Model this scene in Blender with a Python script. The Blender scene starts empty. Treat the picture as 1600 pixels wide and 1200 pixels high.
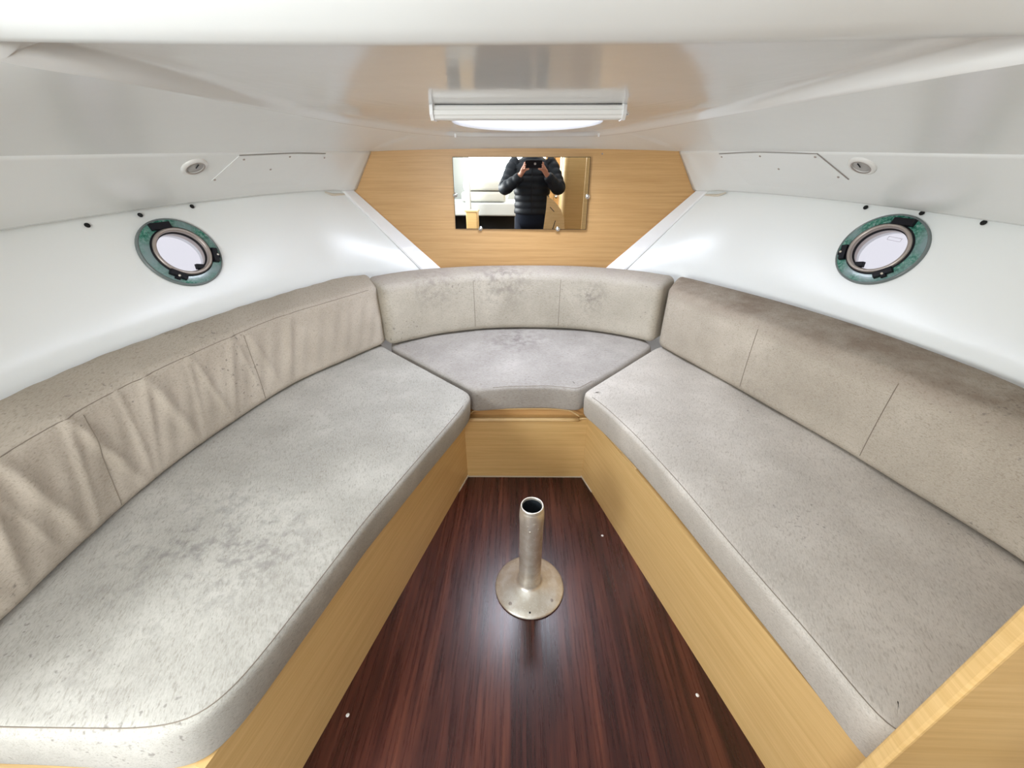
import bpy, bmesh, math, random
import numpy as np
from mathutils import Vector, Matrix
from mathutils.geometry import delaunay_2d_cdt

random.seed(3)
S = bpy.context.scene
COL = S.collection

# ------------------------------------------------------------------ camera
cam_d = bpy.data.cameras.new('camera')
cam = bpy.data.objects.new('camera', cam_d)
COL.objects.link(cam)
cam_d.sensor_fit = 'HORIZONTAL'
cam_d.sensor_width = 36.0
cam_d.lens = 36.0 * 620.0 / 1600.0
cam_d.clip_start = 0.01
CAM = Vector((0, 0, 1.2))
cam.location = CAM
PITCH = math.radians(28.9525)
YAW = math.radians(1.4552)
cam.rotation_euler = (math.pi / 2 - PITCH, 0, YAW)
S.camera = cam

# ------------------------------------------------------------------ world, exposure
w = bpy.data.worlds.new('overcast_sky')
S.world = w
w.use_nodes = True
bgn = w.node_tree.nodes['Background']
bgn.inputs[0].default_value = (0.95, 0.94, 1.0, 1)
bgn.inputs[1].default_value = 0.44
S.view_settings.view_transform = 'Standard'
S.view_settings.look = 'None'
S.view_settings.exposure = 1.06
S.view_settings.gamma = 1.0
S.view_settings.use_curve_mapping = False
S.cycles.max_bounces = 14
S.cycles.diffuse_bounces = 10


def area(name, loc, rot, sx, sy, power, col=(1, 1, 1)):
    l = bpy.data.lights.new(name, 'AREA')
    l.shape = 'RECTANGLE'
    l.size, l.size_y, l.energy, l.color = sx, sy, power, col
    o = bpy.data.objects.new(name, l)
    o.location, o.rotation_euler = loc, rot
    COL.objects.link(o)
    return o


HATCH_C = (0.01, 1.556)
# daylight: deck hatch, saloon aft windows; port and roof lamps are added fill
area('hatch_daylight', (HATCH_C[0], HATCH_C[1], 1.43), (0, 0, 0), .38, .38, 6.0, (.84, .90, 1.0))
area('aft_window_daylight', (0.0, -2.32, 1.28), (math.radians(90), 0, 0), 1.9, .62, 46.0, (.95, .99, 1.0))
area('port_fill_light', (-1.36, -.62, 1.15), (0, math.radians(-90), 0), .50, 1.1, 22.0, (.95, .99, 1.0))  # added fill for the beam and starboard side, no window modelled here
area('roof_fill_light', (0.0, -.75, 1.80), (math.radians(12), 0, 0), 1.5, .9, 5.0, (.95, .99, 1.0))  # added fill lamp in an invented roof opening


# ------------------------------------------------------------------ helpers
def tag(o, label, cat, group=None, kind=None):
    if label: o['label'] = label
    if cat: o['category'] = cat
    if group: o['group'] = group
    if kind: o['kind'] = kind
    return o


def thing(name, label, cat, loc=(0, 0, 0), group=None, kind=None):
    o = bpy.data.objects.new(name, None)
    o.empty_display_size = .05
    COL.objects.link(o)
    o.location = loc
    return tag(o, label, cat, group, kind)


def mk(name, verts, faces, mat, parent=None, smooth=False, recalc=True, wloc=None):
    """one mesh object from WORLD coordinates"""
    org = Vector((0, 0, 0))
    p = parent
    while p is not None:
        org = org + p.location
        p = p.parent
    if wloc is not None:
        wl = Vector(wloc)
    elif parent is None:
        vs = np.array([tuple(v) for v in verts])
        c = (vs.min(0) + vs.max(0)) / 2
        wl = Vector((c[0], c[1], vs[:, 2].min()))
    else:
        wl = org.copy()
    me = bpy.data.meshes.new(name)
    me.from_pydata([tuple(Vector(v) - wl) for v in verts], [], [tuple(f) for f in faces])
    if recalc:
        bm = bmesh.new(); bm.from_mesh(me)
        bmesh.ops.recalc_face_normals(bm, faces=bm.faces)
        bm.to_mesh(me); bm.free()
    if smooth:
        me.polygons.foreach_set('use_smooth', [True] * len(me.polygons))
    if mat: me.materials.append(mat)
    o = bpy.data.objects.new(name, me)
    COL.objects.link(o)
    o.location = wl - org
    if parent is not None: o.parent = parent
    return o


class MB:
    def __init__(s): s.v = []; s.f = []

    def add(s, vs, fs):
        n = len(s.v)
        s.v += [Vector(v) for v in vs]
        s.f += [tuple(i + n for i in f) for f in fs]
        return s

    def box(s, a, b):
        x0, y0, z0 = a; x1, y1, z1 = b
        return s.add([(x0, y0, z0), (x1, y0, z0), (x1, y1, z0), (x0, y1, z0), (x0, y0, z1), (x1, y0, z1), (x1, y1, z1), (x0, y1, z1)],
                     [(0, 3, 2, 1), (4, 5, 6, 7), (0, 1, 5, 4), (1, 2, 6, 5), (2, 3, 7, 6), (3, 0, 4, 7)])

    def prism(s, pts, d):
        """polygon pts (3D) extruded by vector d"""
        n = len(pts); d = Vector(d)
        return s.add([Vector(p) for p in pts] + [Vector(p) + d for p in pts],
                     [tuple(range(n))[::-1], tuple(range(n, 2 * n))] + [(i, (i + 1) % n, n + (i + 1) % n, n + i) for i in range(n)])

    def tube(s, pts, rad, n=10, cap=True, squash=None, up=None):
        pts = [Vector(p) for p in pts]
        rings = []
        prev = None
        for i, p in enumerate(pts):
            t = (pts[min(i + 1, len(pts) - 1)] - pts[max(i - 1, 0)]).normalized()
            u = (Vector(up) if up else (prev if prev else Vector((0, 0, 1)) if abs(t.z) < .9 else Vector((0, 1, 0))))
            a = t.cross(u).normalized(); b = a.cross(t).normalized()
            prev = b
            r = rad[i] if hasattr(rad, '__len__') else rad
            sq = squash if squash else 1
            rings.append([p + (a * math.cos(2 * math.pi * k / n) + b * sq * math.sin(2 * math.pi * k / n)) * r for k in range(n)])
        return s.loft(rings, cap)

    def loft(s, rings, cap=True, closed=True):
        n = len(rings[0]); vs = [v for r in rings for v in r]; fs = []
        for i in range(len(rings) - 1):
            for k in range(n if closed else n - 1):
                fs.append((i * n + k, i * n + (k + 1) % n, (i + 1) * n + (k + 1) % n, (i + 1) * n + k))
        if cap and closed:
            fs.append(tuple(range(n))[::-1]); fs.append(tuple((len(rings) - 1) * n + k for k in range(n)))
        return s.add(vs, fs)

    def lathe(s, prof, o, ax, n=40, ref=None):
        """prof: (r, h) list, revolved around axis ax through o"""
        ax = Vector(ax).normalized(); o = Vector(o)
        a = ax.cross(Vector(ref) if ref else (Vector((0, 0, 1)) if abs(ax.z) < .9 else Vector((0, 1, 0)))).normalized(); b = ax.cross(a)
        rings = [[o + ax * h + (a * math.cos(2 * math.pi * k / n) + b * math.sin(2 * math.pi * k / n)) * max(r, 1e-5) for k in range(n)] for r, h in prof]
        return s.loft(rings, False)

    def build(s, name, mat, parent=None, smooth=False, wloc=None):
        return mk(name, s.v, s.f, mat, parent, smooth, wloc=wloc)


def bevel(o, w, seg=2):
    bm = bmesh.new(); bm.from_mesh(o.data)
    es = [e for e in bm.edges if len(e.link_faces) == 2 and e.calc_face_angle(0) > .5]
    bmesh.ops.bevel(bm, geom=es, offset=w, segments=seg, affect='EDGES', profile=.5)
    bm.to_mesh(o.data); bm.free()
    return o


def crv(pts, n, closed=False):
    """Catmull-Rom resampled to n points, even in arc length"""
    P = [np.array(p, float) for p in pts]
    if closed: P = [P[-1]] + P + [P[0], P[1]]
    else: P = [2 * P[0] - P[1]] + P + [2 * P[-1] - P[-2]]
    out = []
    for i in range(1, len(P) - 2):
        p0, p1, p2, p3 = P[i - 1:i + 3]
        for t in np.linspace(0, 1, 24, endpoint=False):
            out.append(.5 * ((2 * p1) + (-p0 + p2) * t + (2 * p0 - 5 * p1 + 4 * p2 - p3) * t * t + (-p0 + 3 * p1 - 3 * p2 + p3) * t ** 3))
    if not closed: out.append(P[-2])
    return even(out, n)


def even(out, n):
    A = np.array(out, float); d = np.r_[0, np.cumsum(np.linalg.norm(np.diff(A, axis=0), axis=1))]
    q = np.linspace(0, d[-1], n)
    return np.stack([np.interp(q, d, A[:, k]) for k in range(A.shape[1])], 1)


# ------------------------------------------------------------------ materials
def srgb(r, g, b):
    f = lambda c: ((c / 255 + .055) / 1.055) ** 2.4 if c > 10 else c / 255 / 12.92
    return (f(r), f(g), f(b), 1)


def pm(name, col, rough=.5, metal=0, coat=0, spec=.5):
    m = bpy.data.materials.new(name); m.use_nodes = True
    b = m.node_tree.nodes['Principled BSDF']
    b.inputs['Base Color'].default_value = col
    b.inputs['Roughness'].default_value = rough
    b.inputs['Metallic'].default_value = metal
    b.inputs['Coat Weight'].default_value = coat
    b.inputs['Coat Roughness'].default_value = .08
    b.inputs['Specular IOR Level'].default_value = spec
    return m, m.node_tree, b


def N(nt, t, **k):
    n = nt.nodes.new(t)
    for a, v in k.items():
        if a in n.inputs: n.inputs[a].default_value = v
        else: setattr(n, a, v)
    return n


def coords(nt, scale=(1, 1, 1), rot=(0, 0, 0), world=True):
    tc = N(nt, 'ShaderNodeNewGeometry') if world else N(nt, 'ShaderNodeTexCoord')
    mp = N(nt, 'ShaderNodeMapping')
    mp.inputs['Scale'].default_value = scale
    mp.inputs['Rotation'].default_value = rot
    nt.links.new(tc.outputs['Position' if world else 'Object'], mp.inputs['Vector'])
    return mp.outputs['Vector']


def noise(nt, vec, scale, detail=3, rough=.5):
    n = N(nt, 'ShaderNodeTexNoise'); n.inputs['Scale'].default_value = scale
    n.inputs['Detail'].default_value = detail; n.inputs['Roughness'].default_value = rough
    nt.links.new(vec, n.inputs['Vector'])
    return n.outputs['Fac']


def ramp(nt, fac, stops):
    r = N(nt, 'ShaderNodeValToRGB'); e = r.color_ramp.elements
    e[0].position, e[0].color = stops[0]; e[1].position, e[1].color = stops[-1]
    for p, c in stops[1:-1]:
        x = e.new(p); x.color = c
    nt.links.new(fac, r.inputs[0])
    return r.outputs[0]


def mixc(nt, fac, a, b, mode='MIX'):
    m = N(nt, 'ShaderNodeMix'); m.data_type = 'RGBA'; m.blend_type = mode
    for sock, v in ((m.inputs[0], fac), (m.inputs[6], a), (m.inputs[7], b)):
        if hasattr(v, 'is_output') or isinstance(v, bpy.types.NodeSocket): nt.links.new(v, sock)
        else: sock.default_value = v
    return m.outputs[2]


def mathn(nt, op, a, b=0.0, clamp=False):
    m = N(nt, 'ShaderNodeMath'); m.operation = op; m.use_clamp = clamp
    for sock, v in ((m.inputs[0], a), (m.inputs[1], b)):
        if isinstance(v, bpy.types.NodeSocket): nt.links.new(v, sock)
        else: sock.default_value = v
    return m.outputs[0]


def bump(nt, b, h, strength, dist):
    n = N(nt, 'ShaderNodeBump'); n.inputs['Strength'].default_value = strength; n.inputs['Distance'].default_value = dist
    nt.links.new(h, n.inputs['Height']); nt.links.new(n.outputs[0], b.inputs['Normal'])


G = (0, 0, 0, 1); W = (1, 1, 1, 1)


def gelcoat(name, col, rough=.22):
    m, nt, b = pm(name, col, rough)
    v = coords(nt)
    f = noise(nt, v, 3.0, 4)
    c = mixc(nt, f, tuple(x * .97 for x in col[:3]) + (1,), col)
    nt.links.new(c, b.inputs['Base Color'])
    bump(nt, b, noise(nt, v, 14, 2), .10, .004)
    return m


def wood(name, c0, c1, scale, rough=.35, fine=1.0):
    m, nt, b = pm(name, c0, rough)
    v = coords(nt, scale)
    n1 = noise(nt, v, 1.0, 5, .6)
    n2 = noise(nt, v, 3.7, 4, .7)
    f = mathn(nt, 'ADD', mathn(nt, 'MULTIPLY', n1, .6), mathn(nt, 'MULTIPLY', n2, .4 * fine))
    c = ramp(nt, f, [(.33, c1), (.62, c0)])
    nt.links.new(c, b.inputs['Base Color'])
    bump(nt, b, n2, .15, .0006)
    return m


def coords_dir(nt, ang, scale):
    g = N(nt, 'ShaderNodeNewGeometry')
    m1 = N(nt, 'ShaderNodeMapping'); m1.inputs['Rotation'].default_value = (0, 0, ang)
    m2 = N(nt, 'ShaderNodeMapping'); m2.inputs['Scale'].default_value = scale
    nt.links.new(g.outputs['Position'], m1.inputs['Vector']); nt.links.new(m1.outputs[0], m2.inputs['Vector'])
    return m2.outputs[0]


def fabric(name, stain_fn=None, base=(186, 179, 169), flat=True, ang=0.0):
    """woven linen-look upholstery: fine flecks, cloudy soiling, mould specks"""
    m, nt, b = pm(name, srgb(*base), .92, spec=.15)
    v = coords(nt)
    base_c = srgb(*base)
    dark = srgb(base[0] - 34, base[1] - 36, base[2] - 38)
    light = srgb(min(255, base[0] + 14), min(255, base[1] + 14), min(255, base[2] + 14))
    cloud = noise(nt, v, 5.0, 5, .6)
    c = ramp(nt, cloud, [(.35, srgb(base[0] - 9, base[1] - 9, base[2] - 9)), (.5, base_c), (.68, light)])
    # heathered yarn: dark and light slubs lying along the length of the cushion
    fl = noise(nt, coords_dir(nt, ang, (1.0, .30, 1.3)), 230.0, 3, .6)
    c = mixc(nt, ramp(nt, fl, [(.52, G), (.70, (.62, .62, .62, 1))]), c, dark)
    fl3 = noise(nt, coords_dir(nt, ang, (1.0, .25, 1.3)), 480.0, 2, .5)
    c = mixc(nt, ramp(nt, fl3, [(.36, (.4, .4, .4, 1)), (.50, G)]), c, light)
    c = mixc(nt, ramp(nt, fl3, [(.56, G), (.70, (.4, .4, .4, 1))]), c, dark)
    # mould specks, thinly scattered
    fl2 = mathn(nt, 'MULTIPLY', noise(nt, v, 95.0, 2, .4), mathn(nt, 'ADD', noise(nt, v, 3.1, 2, .5), .5))
    c = mixc(nt, ramp(nt, fl2, [(.73, G), (.84, (.6, .6, .6, 1))]), c, srgb(112, 106, 102))
    if stain_fn: c = stain_fn(nt, v, c)
    nt.links.new(c, b.inputs['Base Color'])
    h = mathn(nt, 'ADD', mathn(nt, 'MULTIPLY', noise(nt, coords(nt, (.5, .5, 1.2)), 420.0, 2), .25), mathn(nt, 'MULTIPLY', noise(nt, v, 9.0, 3), 1.0))
    bump(nt, b, h, .35, .004)
    return m


def blob(nt, v, c, centre, rad, colr, amount, nscale=22, thr=.5):
    """a soiled patch with ragged noise edges round a point"""
    d = N(nt, 'ShaderNodeVectorMath'); d.operation = 'DISTANCE'
    nt.links.new(v, d.inputs[0]); d.inputs[1].default_value = centre
    fall = ramp(nt, d.outputs['Value'], [(0, W), (rad, G)])
    n = ramp(nt, noise(nt, v, nscale, 4, .65), [(thr - .07, G), (thr + .12, W)])
    f = mathn(nt, 'MULTIPLY', mathn(nt, 'MULTIPLY', fall, n), amount)
    return mixc(nt, f, c, colr)


GRIME = srgb(118, 110, 106)


def band(nt, v, c, z0, z1, amount, colr=srgb(116, 98, 84), nscale=10):
    """grime rubbed into a cushion's top edge (by height on the cushion)"""
    sp = N(nt, 'ShaderNodeSeparateXYZ'); nt.links.new(v, sp.inputs[0])
    f0 = N(nt, 'ShaderNodeMapRange'); nt.links.new(sp.outputs['Z'], f0.inputs[0])
    f0.inputs[1].default_value = z0; f0.inputs[2].default_value = z1
    n = ramp(nt, noise(nt, v, nscale, 5, .65), [(.30, (.25, .25, .25, 1)), (.62, W)])
    return mixc(nt, mathn(nt, 'MULTIPLY', mathn(nt, 'MULTIPLY', f0.outputs[0], n), amount), c, colr)


def st_right(nt, v, c):
    c = band(nt, v, c, .68, .745, .75)
    return blob(nt, v, c, (.85, 1.25, .50), .18, GRIME, .3, 60, .56)


def st_left(nt, v, c):
    return band(nt, v, c, .70, .76, .35, srgb(140, 132, 116))


def st_cback(nt, v, c):
    c = band(nt, v, c, .70, .755, .55, srgb(140, 130, 128))
    c = blob(nt, v, c, (-.10, 1.93, .73), .20, srgb(108, 100, 96), .6, 30)
    c = blob(nt, v, c, (-.42, 1.84, .70), .14, srgb(112, 104, 100), .5, 34)
    return blob(nt, v, c, (.33, 1.88, .64), .10, srgb(104, 98, 94), .6, 44)


def st_cseat(nt, v, c):
    return blob(nt, v, c, (-.03, 1.80, .46), .20, srgb(120, 112, 110), .75, 26, .5)


def st_lseat(nt, v, c):
    c = blob(nt, v, c, (-.73, .60, .45), .26, srgb(112, 109, 108), .65, 30, .55)
    c = blob(nt, v, c, (-.56, .57, .45), .16, srgb(126, 122, 120), .5, 30, .52)
    c = blob(nt, v, c, (-.72, .32, .45), .14, srgb(140, 135, 130), .5, 30, .53)
    return blob(nt, v, c, (-.43, .50, .45), .25, srgb(150, 145, 138), .4, 60, .5)


M_gel = gelcoat('gelcoat_white', (.835, .86, .855, 1), .27)
M_gel_ceiling = gelcoat('gelcoat_ceiling_glossy', (.79, .80, .795, 1), .10)
M_gel_trim = gelcoat('gelcoat_edge', (.87, .88, .89, 1), .22)
M_oak = wood('light_oak_veneer', srgb(212, 171, 118), srgb(192, 149, 95), (2.5, 2.5, 120), .38)
M_oak2 = wood('light_oak_panel', srgb(222, 187, 130), srgb(204, 167, 108), (2.5, 2.5, 120), .38)
M_oak_edge = wood('oak_edge_banding', srgb(222, 190, 140), srgb(206, 172, 118), (8, 8, 60), .4)
AR, AL = math.radians(22), math.radians(-18)   # cushion directions in plan
M_fab_r = fabric('linen_right_back', st_right, (178, 169, 156), False, AR)
M_fab_l = fabric('linen_left_back', st_left, (186, 176, 163), False, AL)
M_fab_cb = fabric('linen_centre_back', st_cback, (184, 177, 164), False, math.pi / 2)
M_fab_cs = fabric('linen_centre_seat', st_cseat, (170, 165, 160), ang=math.pi / 2)
M_fab_ls = fabric('linen_left_seat', st_lseat, (178, 175, 168), ang=AL)
M_fab_rs = fabric('linen_right_seat', None, (196, 190, 182), ang=AR)
M_seam = pm('seam_thread', srgb(134, 124, 112), .9)[0]
M_black = pm('black_plastic', (.008, .008, .012, 1), .5, spec=.25)[0]
M_dark = pm('dark_hole', (.01, .01, .01, 1), .9)[0]
M_chrome = pm('steel', (.72, .71, .69, 1), .22, 1)[0]
M_ring = pm('champagne_ring', (.42, .37, .34, 1), .35, .6)[0]
M_rim = pm('acrylic_grey_rim', (.16, .19, .19, 1), .18)[0]
M_white_pl = pm('white_plastic', (.78, .78, .76, 1), .3)[0]
M_lens = pm('frosted_lens', (.38, .37, .36, 1), .35)[0]
M_mirror = pm('mirror_silver', (.93, .93, .92, 1), .0, 1)[0]
M_sealant = pm('sealant', (.66, .60, .50, 1), .5)[0]


def mk_floor_mat():
    m, nt, b = pm('mahogany_laminate', srgb(80, 40, 34), .30)
    v = coords(nt, (1, .035, 1), (0, 0, math.radians(1.0)))
    n1 = noise(nt, v, 26, 4, .6); n2 = noise(nt, v, 110, 4, .7); n3 = noise(nt, v, 9, 2, .5)
    f = mathn(nt, 'ADD', mathn(nt, 'ADD', mathn(nt, 'MULTIPLY', n1, .45), mathn(nt, 'MULTIPLY', n2, .3)), mathn(nt, 'MULTIPLY', n3, .25))
    c = ramp(nt, f, [(.38, srgb(34, 11, 10)), (.47, srgb(56, 22, 18)), (.53, srgb(76, 36, 28)), (.64, srgb(112, 62, 45))])
    nt.links.new(c, b.inputs['Base Color'])
    bump(nt, b, n2, .2, .0005)
    r = N(nt, 'ShaderNodeMapRange'); nt.links.new(n2, r.inputs[0]); r.inputs[3].default_value = .22; r.inputs[4].default_value = .34; b.inputs['Specular IOR Level'].default_value = .55
    nt.links.new(r.outputs[0], b.inputs['Roughness'])
    return m


M_floor = mk_floor_mat()


def mk_patina():
    m, nt, b = pm('teal_patina', (.1, .25, .22, 1), .25, coat=.4)
    v = coords(nt)
    n = noise(nt, coords(nt, (1, 1, 1)), 120, 4, .75)
    n2 = noise(nt, v, 11, 2, .5)
    c = ramp(nt, n, [(.36, srgb(18, 74, 62)), (.47, srgb(44, 122, 102)), (.56, srgb(96, 146, 134)), (.66, srgb(140, 160, 154))])
    c2 = mixc(nt, ramp(nt, n2, [(.42, G), (.62, W)]), c, srgb(124, 146, 148))
    nt.links.new(c2, b.inputs['Base Color'])
    return m


M_teal = mk_patina()


def mk_alu():
    m, nt, b = pm('worn_anodised_aluminium', (.72, .68, .62, 1), .38, .7)
    v = coords(nt)
    n = noise(nt, v, 40, 4, .6)
    c = ramp(nt, n, [(.4, (.68, .63, .55, 1)), (.62, (.80, .77, .71, 1))])
    sp = noise(nt, v, 210, 2, .5)
    c = mixc(nt, ramp(nt, sp, [(.66, G), (.70, W)]), c, (.9, .9, .88, 1))
    nt.links.new(c, b.inputs['Base Color'])
    bump(nt, b, n, .15, .001)
    return m


M_alu = mk_alu()


def mk_glass(name, tint, gl=.08):
    m = bpy.data.materials.new(name); m.use_nodes = True
    nt = m.node_tree; nt.nodes.remove(nt.nodes['Principled BSDF'])
    out = nt.nodes['Material Output']
    t = N(nt, 'ShaderNodeBsdfTransparent'); t.inputs[0].default_value = tint
    g = N(nt, 'ShaderNodeBsdfGlossy'); g.inputs['Roughness'].default_value = .03
    mx = N(nt, 'ShaderNodeMixShader'); mx.inputs[0].default_value = gl
    nt.links.new(t.outputs[0], mx.inputs[1]); nt.links.new(g.outputs[0], mx.inputs[2])
    nt.links.new(mx.outputs[0], out.inputs[0])
    return m


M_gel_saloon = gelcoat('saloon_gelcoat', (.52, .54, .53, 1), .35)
M_pane = mk_glass('porthole_glass', (.97, .97, .99, 1), .04)
M_print = pm('faint_printed_mark', srgb(190, 186, 200), .5)[0]

# ------------------------------------------------------------------ hull geometry functions
W75 = ([.1, .6, .9, 1.128, 1.437, 1.77, 1.90, 2.02, 2.12], [1.19, 1.19, 1.175, 1.125, 1.03, .88, .79, .63, .47])
W109 = ([.1, .6, .99, 1.19, 1.455, 1.80, 2.12], [1.41, 1.38, 1.32, 1.27, 1.18, 1.00, .835])
_c75 = crv(list(zip(*W75)), 200); _c109 = crv(list(zip(*W109)), 200)


def hull(y, z, sg):
    a = np.interp(y, _c75[:, 0], _c75[:, 1]); b = np.interp(y, _c109[:, 0], _c109[:, 1])
    q = (z - .745) / .335
    x = a + (b - a) * (q + math.sqrt(q * q + .012)) / 2
    f = min(1, max(0, (y - 1.84) / .2)); f = f * f * (3 - 2 * f)
    x = x * (1 - f) + f * (a + (b - a) * (z - .755) / .335)
    return Vector((sg * x, y, z))


pSx = [0.05289, -0.2389, 0.19808, -0.11194, 1.3696]; pSz = [-0.02567, 0.078, -0.0173, 1.02137]
pTx = [-0.04696, 0.35346, -0.81852, 0.60626, -0.25963, 1.21059]; pTz = [-0.00625, 0.01923, 0.0179, 1.1877]


def soff(y, v, sg):
    return Vector((sg * (np.polyval(pSx, y) * (1 - v) + np.polyval(pTx, y) * v), y, np.polyval(pSz, y) * (1 - v) + np.polyval(pTz, y) * v))


def frame(fn, y, v, sg, e=.02):
    """centre, forward tangent, up tangent, inward normal of a side surface"""
    c = fn(y, v, sg)
    ty = (fn(y + e, v, sg) - fn(y - e, v, sg)).normalized()
    tz = (fn(y, v + e, sg) - fn(y, v - e, sg)).normalized()
    n = ty.cross(tz).normalized()
    if n.x * sg > 0: n = -n
    tz = n.cross(ty).normalized()
    if tz.z < 0: tz = -tz
    return c, ty, tz, n


# ------------------------------------------------------------------ setting
def grid(fn, us, vs):
    V = [fn(u, v) for u in us for v in vs]; n = len(vs)
    F = [(i * n + j, i * n + j + 1, (i + 1) * n + j + 1, (i + 1) * n + j) for i in range(len(us) - 1) for j in range(n - 1)]
    return V, F


# floor of the cabin and, a step lower, of the saloon
o = MB().box((-1.0, .20, -.02), (1.0, 1.6, 0)).build('floor', M_floor)
tag(o, 'dark reddish brown laminate cabin floor between the benches', 'floor', kind='structure')
for (x, y) in ((.308, 1.02), (.466, .52), (-.421, .455)):
    MB().lathe([(.0, .0015), (.0035, .0012), (.0045, 0)], (x, y, 0), (0, 0, 1), 12).build('screw_cap', M_white_pl, o, True)
o = MB().box((-1.4, -2.42, -.22), (1.4, .20, -.20)).add(
    [(-1.0, .20, -.2), (1.0, .20, -.2), (1.0, .20, 0), (-1.0, .20, 0)], [(0, 1, 2, 3)]).build('floor', M_floor)
tag(o, 'dark saloon floor one step lower behind the photographer', 'floor', kind='structure')

# bulkhead
mb = MB().prism([(-1.05, 2.12, .0), (1.05, 2.12, .0), (1.05, 2.12, 1.30), (-1.05, 2.12, 1.30)], (0, .02, 0))
bulk = mb.build('wall_front', M_oak)
tag(bulk, 'light oak veneer bulkhead at the bow behind the mirror', 'wall', kind='structure')
MB().lathe([(0, .002), (.003, .0015), (.004, 0)], (.362, 2.12, 1.243), (0, -1, 0), 10).build('screw', M_ring, bulk, True)

PH = {-1: (1.357, .938), 1: (1.363, .9565)}
PR = .119
walls = {}
for sg, nm in ((-1, 'left'), (1, 'right')):
    ys = sorted(set([round(v, 4) for v in list(np.linspace(.1, 1.15, 12)) + list(np.arange(1.16, 1.53, .01)) + list(np.linspace(1.56, 2.12, 22))]))
    zs = [.30, .5, .65, .755] + [round(v, 4) for v in np.arange(.79, 1.11, .01)] + [1.15, 1.2]
    V, F = grid(lambda u, v: hull(u, v, sg), ys, zs)
    c, ty, tz, n = frame(hull, *PH[sg], sg)
    F = [f for f in F if max((V[i] - c).length for i in f) > .106]
    wl = mk('wall_' + nm, V, F, M_gel, None, True, wloc=(0, 0, 0))
    tag(wl, f'glossy white hull side wall on the {nm}, sloping outwards, with a round porthole', 'wall', kind='structure')
    walls[sg] = wl
    # moulded strip where the liner meets the bulkhead
    rings = []
    for z in np.linspace(.60, 1.088, 16):
        a = hull(2.118, z, sg); b = hull(2.068, z, sg); cc, t1, t2, nn = frame(hull, 2.07, z, sg)
        rings.append([b + nn * -.012, b + nn * .0065, b + (a - b) * .12 + nn * .010, a + nn * .012, a - nn * .012])
    MB().loft(rings).build('edge_strip', M_gel_trim, wl, False)
    for (y, z) in (((1.1874, 1.0451), (1.3308, 1.0576), (1.4874, 1.0696)) if sg < 0 else ((1.4914, 1.0713), (1.342, 1.0682), (1.1926, 1.059))):
        c, ty, tz, n = frame(hull, y, z, sg)
        MB().lathe([(0, .0075), (.0045, .0075), (.0065, .0068), (.0070, .005)], c, n, 14).build('screw_hole', M_dark, wl, True)

# overhead locker fascias (soffits)
for k, (sg, nm) in enumerate(((-1, 'left'), (1, 'right'))):
    rings = []
    for y in list(np.linspace(.1, 2.0, 40)) + [2.03, 2.05, 2.07, 2.10, 2.12]:
        pr = 0.0
        if y > 2.02: pr = .006 if y > 2.04 else .003
        c, ty, tz, n = frame(soff, y, .5, sg)
        sec = []
        for v in (-.0, .06, .25, .5, .75, .94, 1.0):
            q = soff(y, v, sg) + n * (pr + (-.004 if v == 0 else 0))
            sec.append(q)
        bot = sec[0]
        back = Vector((bot.x + sg * .10, y, bot.z + .006))
        r0 = bot + (back - bot) * .02
        top = sec[-1] + Vector((sg * .05, 0, .06))
        rings.append([back, r0] + sec + [top, back + Vector((0, 0, .12))])
    o = MB().loft(rings).build(f'trim_{k + 1}', M_gel, None, True, wloc=(0, 0, 0))
    tag(o, f'white moulded fascia under the ceiling along the {nm} side', 'fascia', kind='structure')
    # caulked corner at the bow end
    a = soff(2.10, 0, sg)
    mb = MB(); mb.tube([soff(1.965, -.02, sg), soff(2.01, -.10, sg), soff(2.06, -.12, sg), soff(2.11, -.10, sg)], [.003, .006, .008, .007], 8)
    mb.build('caulking', M_sealant, o, True)

# ceiling: glossy recess + side flange
HR = .244


def zc(y):
    return float(np.interp(y, [.3, .70, 1.0, 1.2, 1.5, 1.8, 1.95], [1.365, 1.360, 1.345, 1.331, 1.325, 1.315, 1.305]))


Bn = [(-.77, .30, 1.39), (-.75, .56, 1.352), (-.73, .67, 1.326), (-.685, .82, 1.322), (-.64, 1.12, 1.318), (-.57, 1.42, 1.311), (-.49, 1.62, 1.306), (-.40, 1.79, 1.302), (-.28, 1.895, 1.299),
      (-.12, 1.915, 1.298), (.12, 1.915, 1.298), (.29, 1.885, 1.299), (.385, 1.76, 1.302), (.455, 1.56, 1.306), (.52, 1.34, 1.311), (.61, 1.02, 1.318), (.665, .82, 1.322), (.71, .67, 1.326), (.735, .56, 1.352), (.755, .30, 1.39)]
Bc = crv(Bn, 281)
out_l = [soff(y, 1, -1) for y in np.linspace(.30, 2.12, 20)]
out_r = [soff(y, 1, 1) for y in np.linspace(2.12, .30, 20)]
mid = [Vector((x, 2.12, 1.2535 + .0115 * (1 - (x / .715) ** 2))) for x in np.linspace(-.60, .60, 9)]
Oc = list(out_l) + mid + list(out_r)
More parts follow.
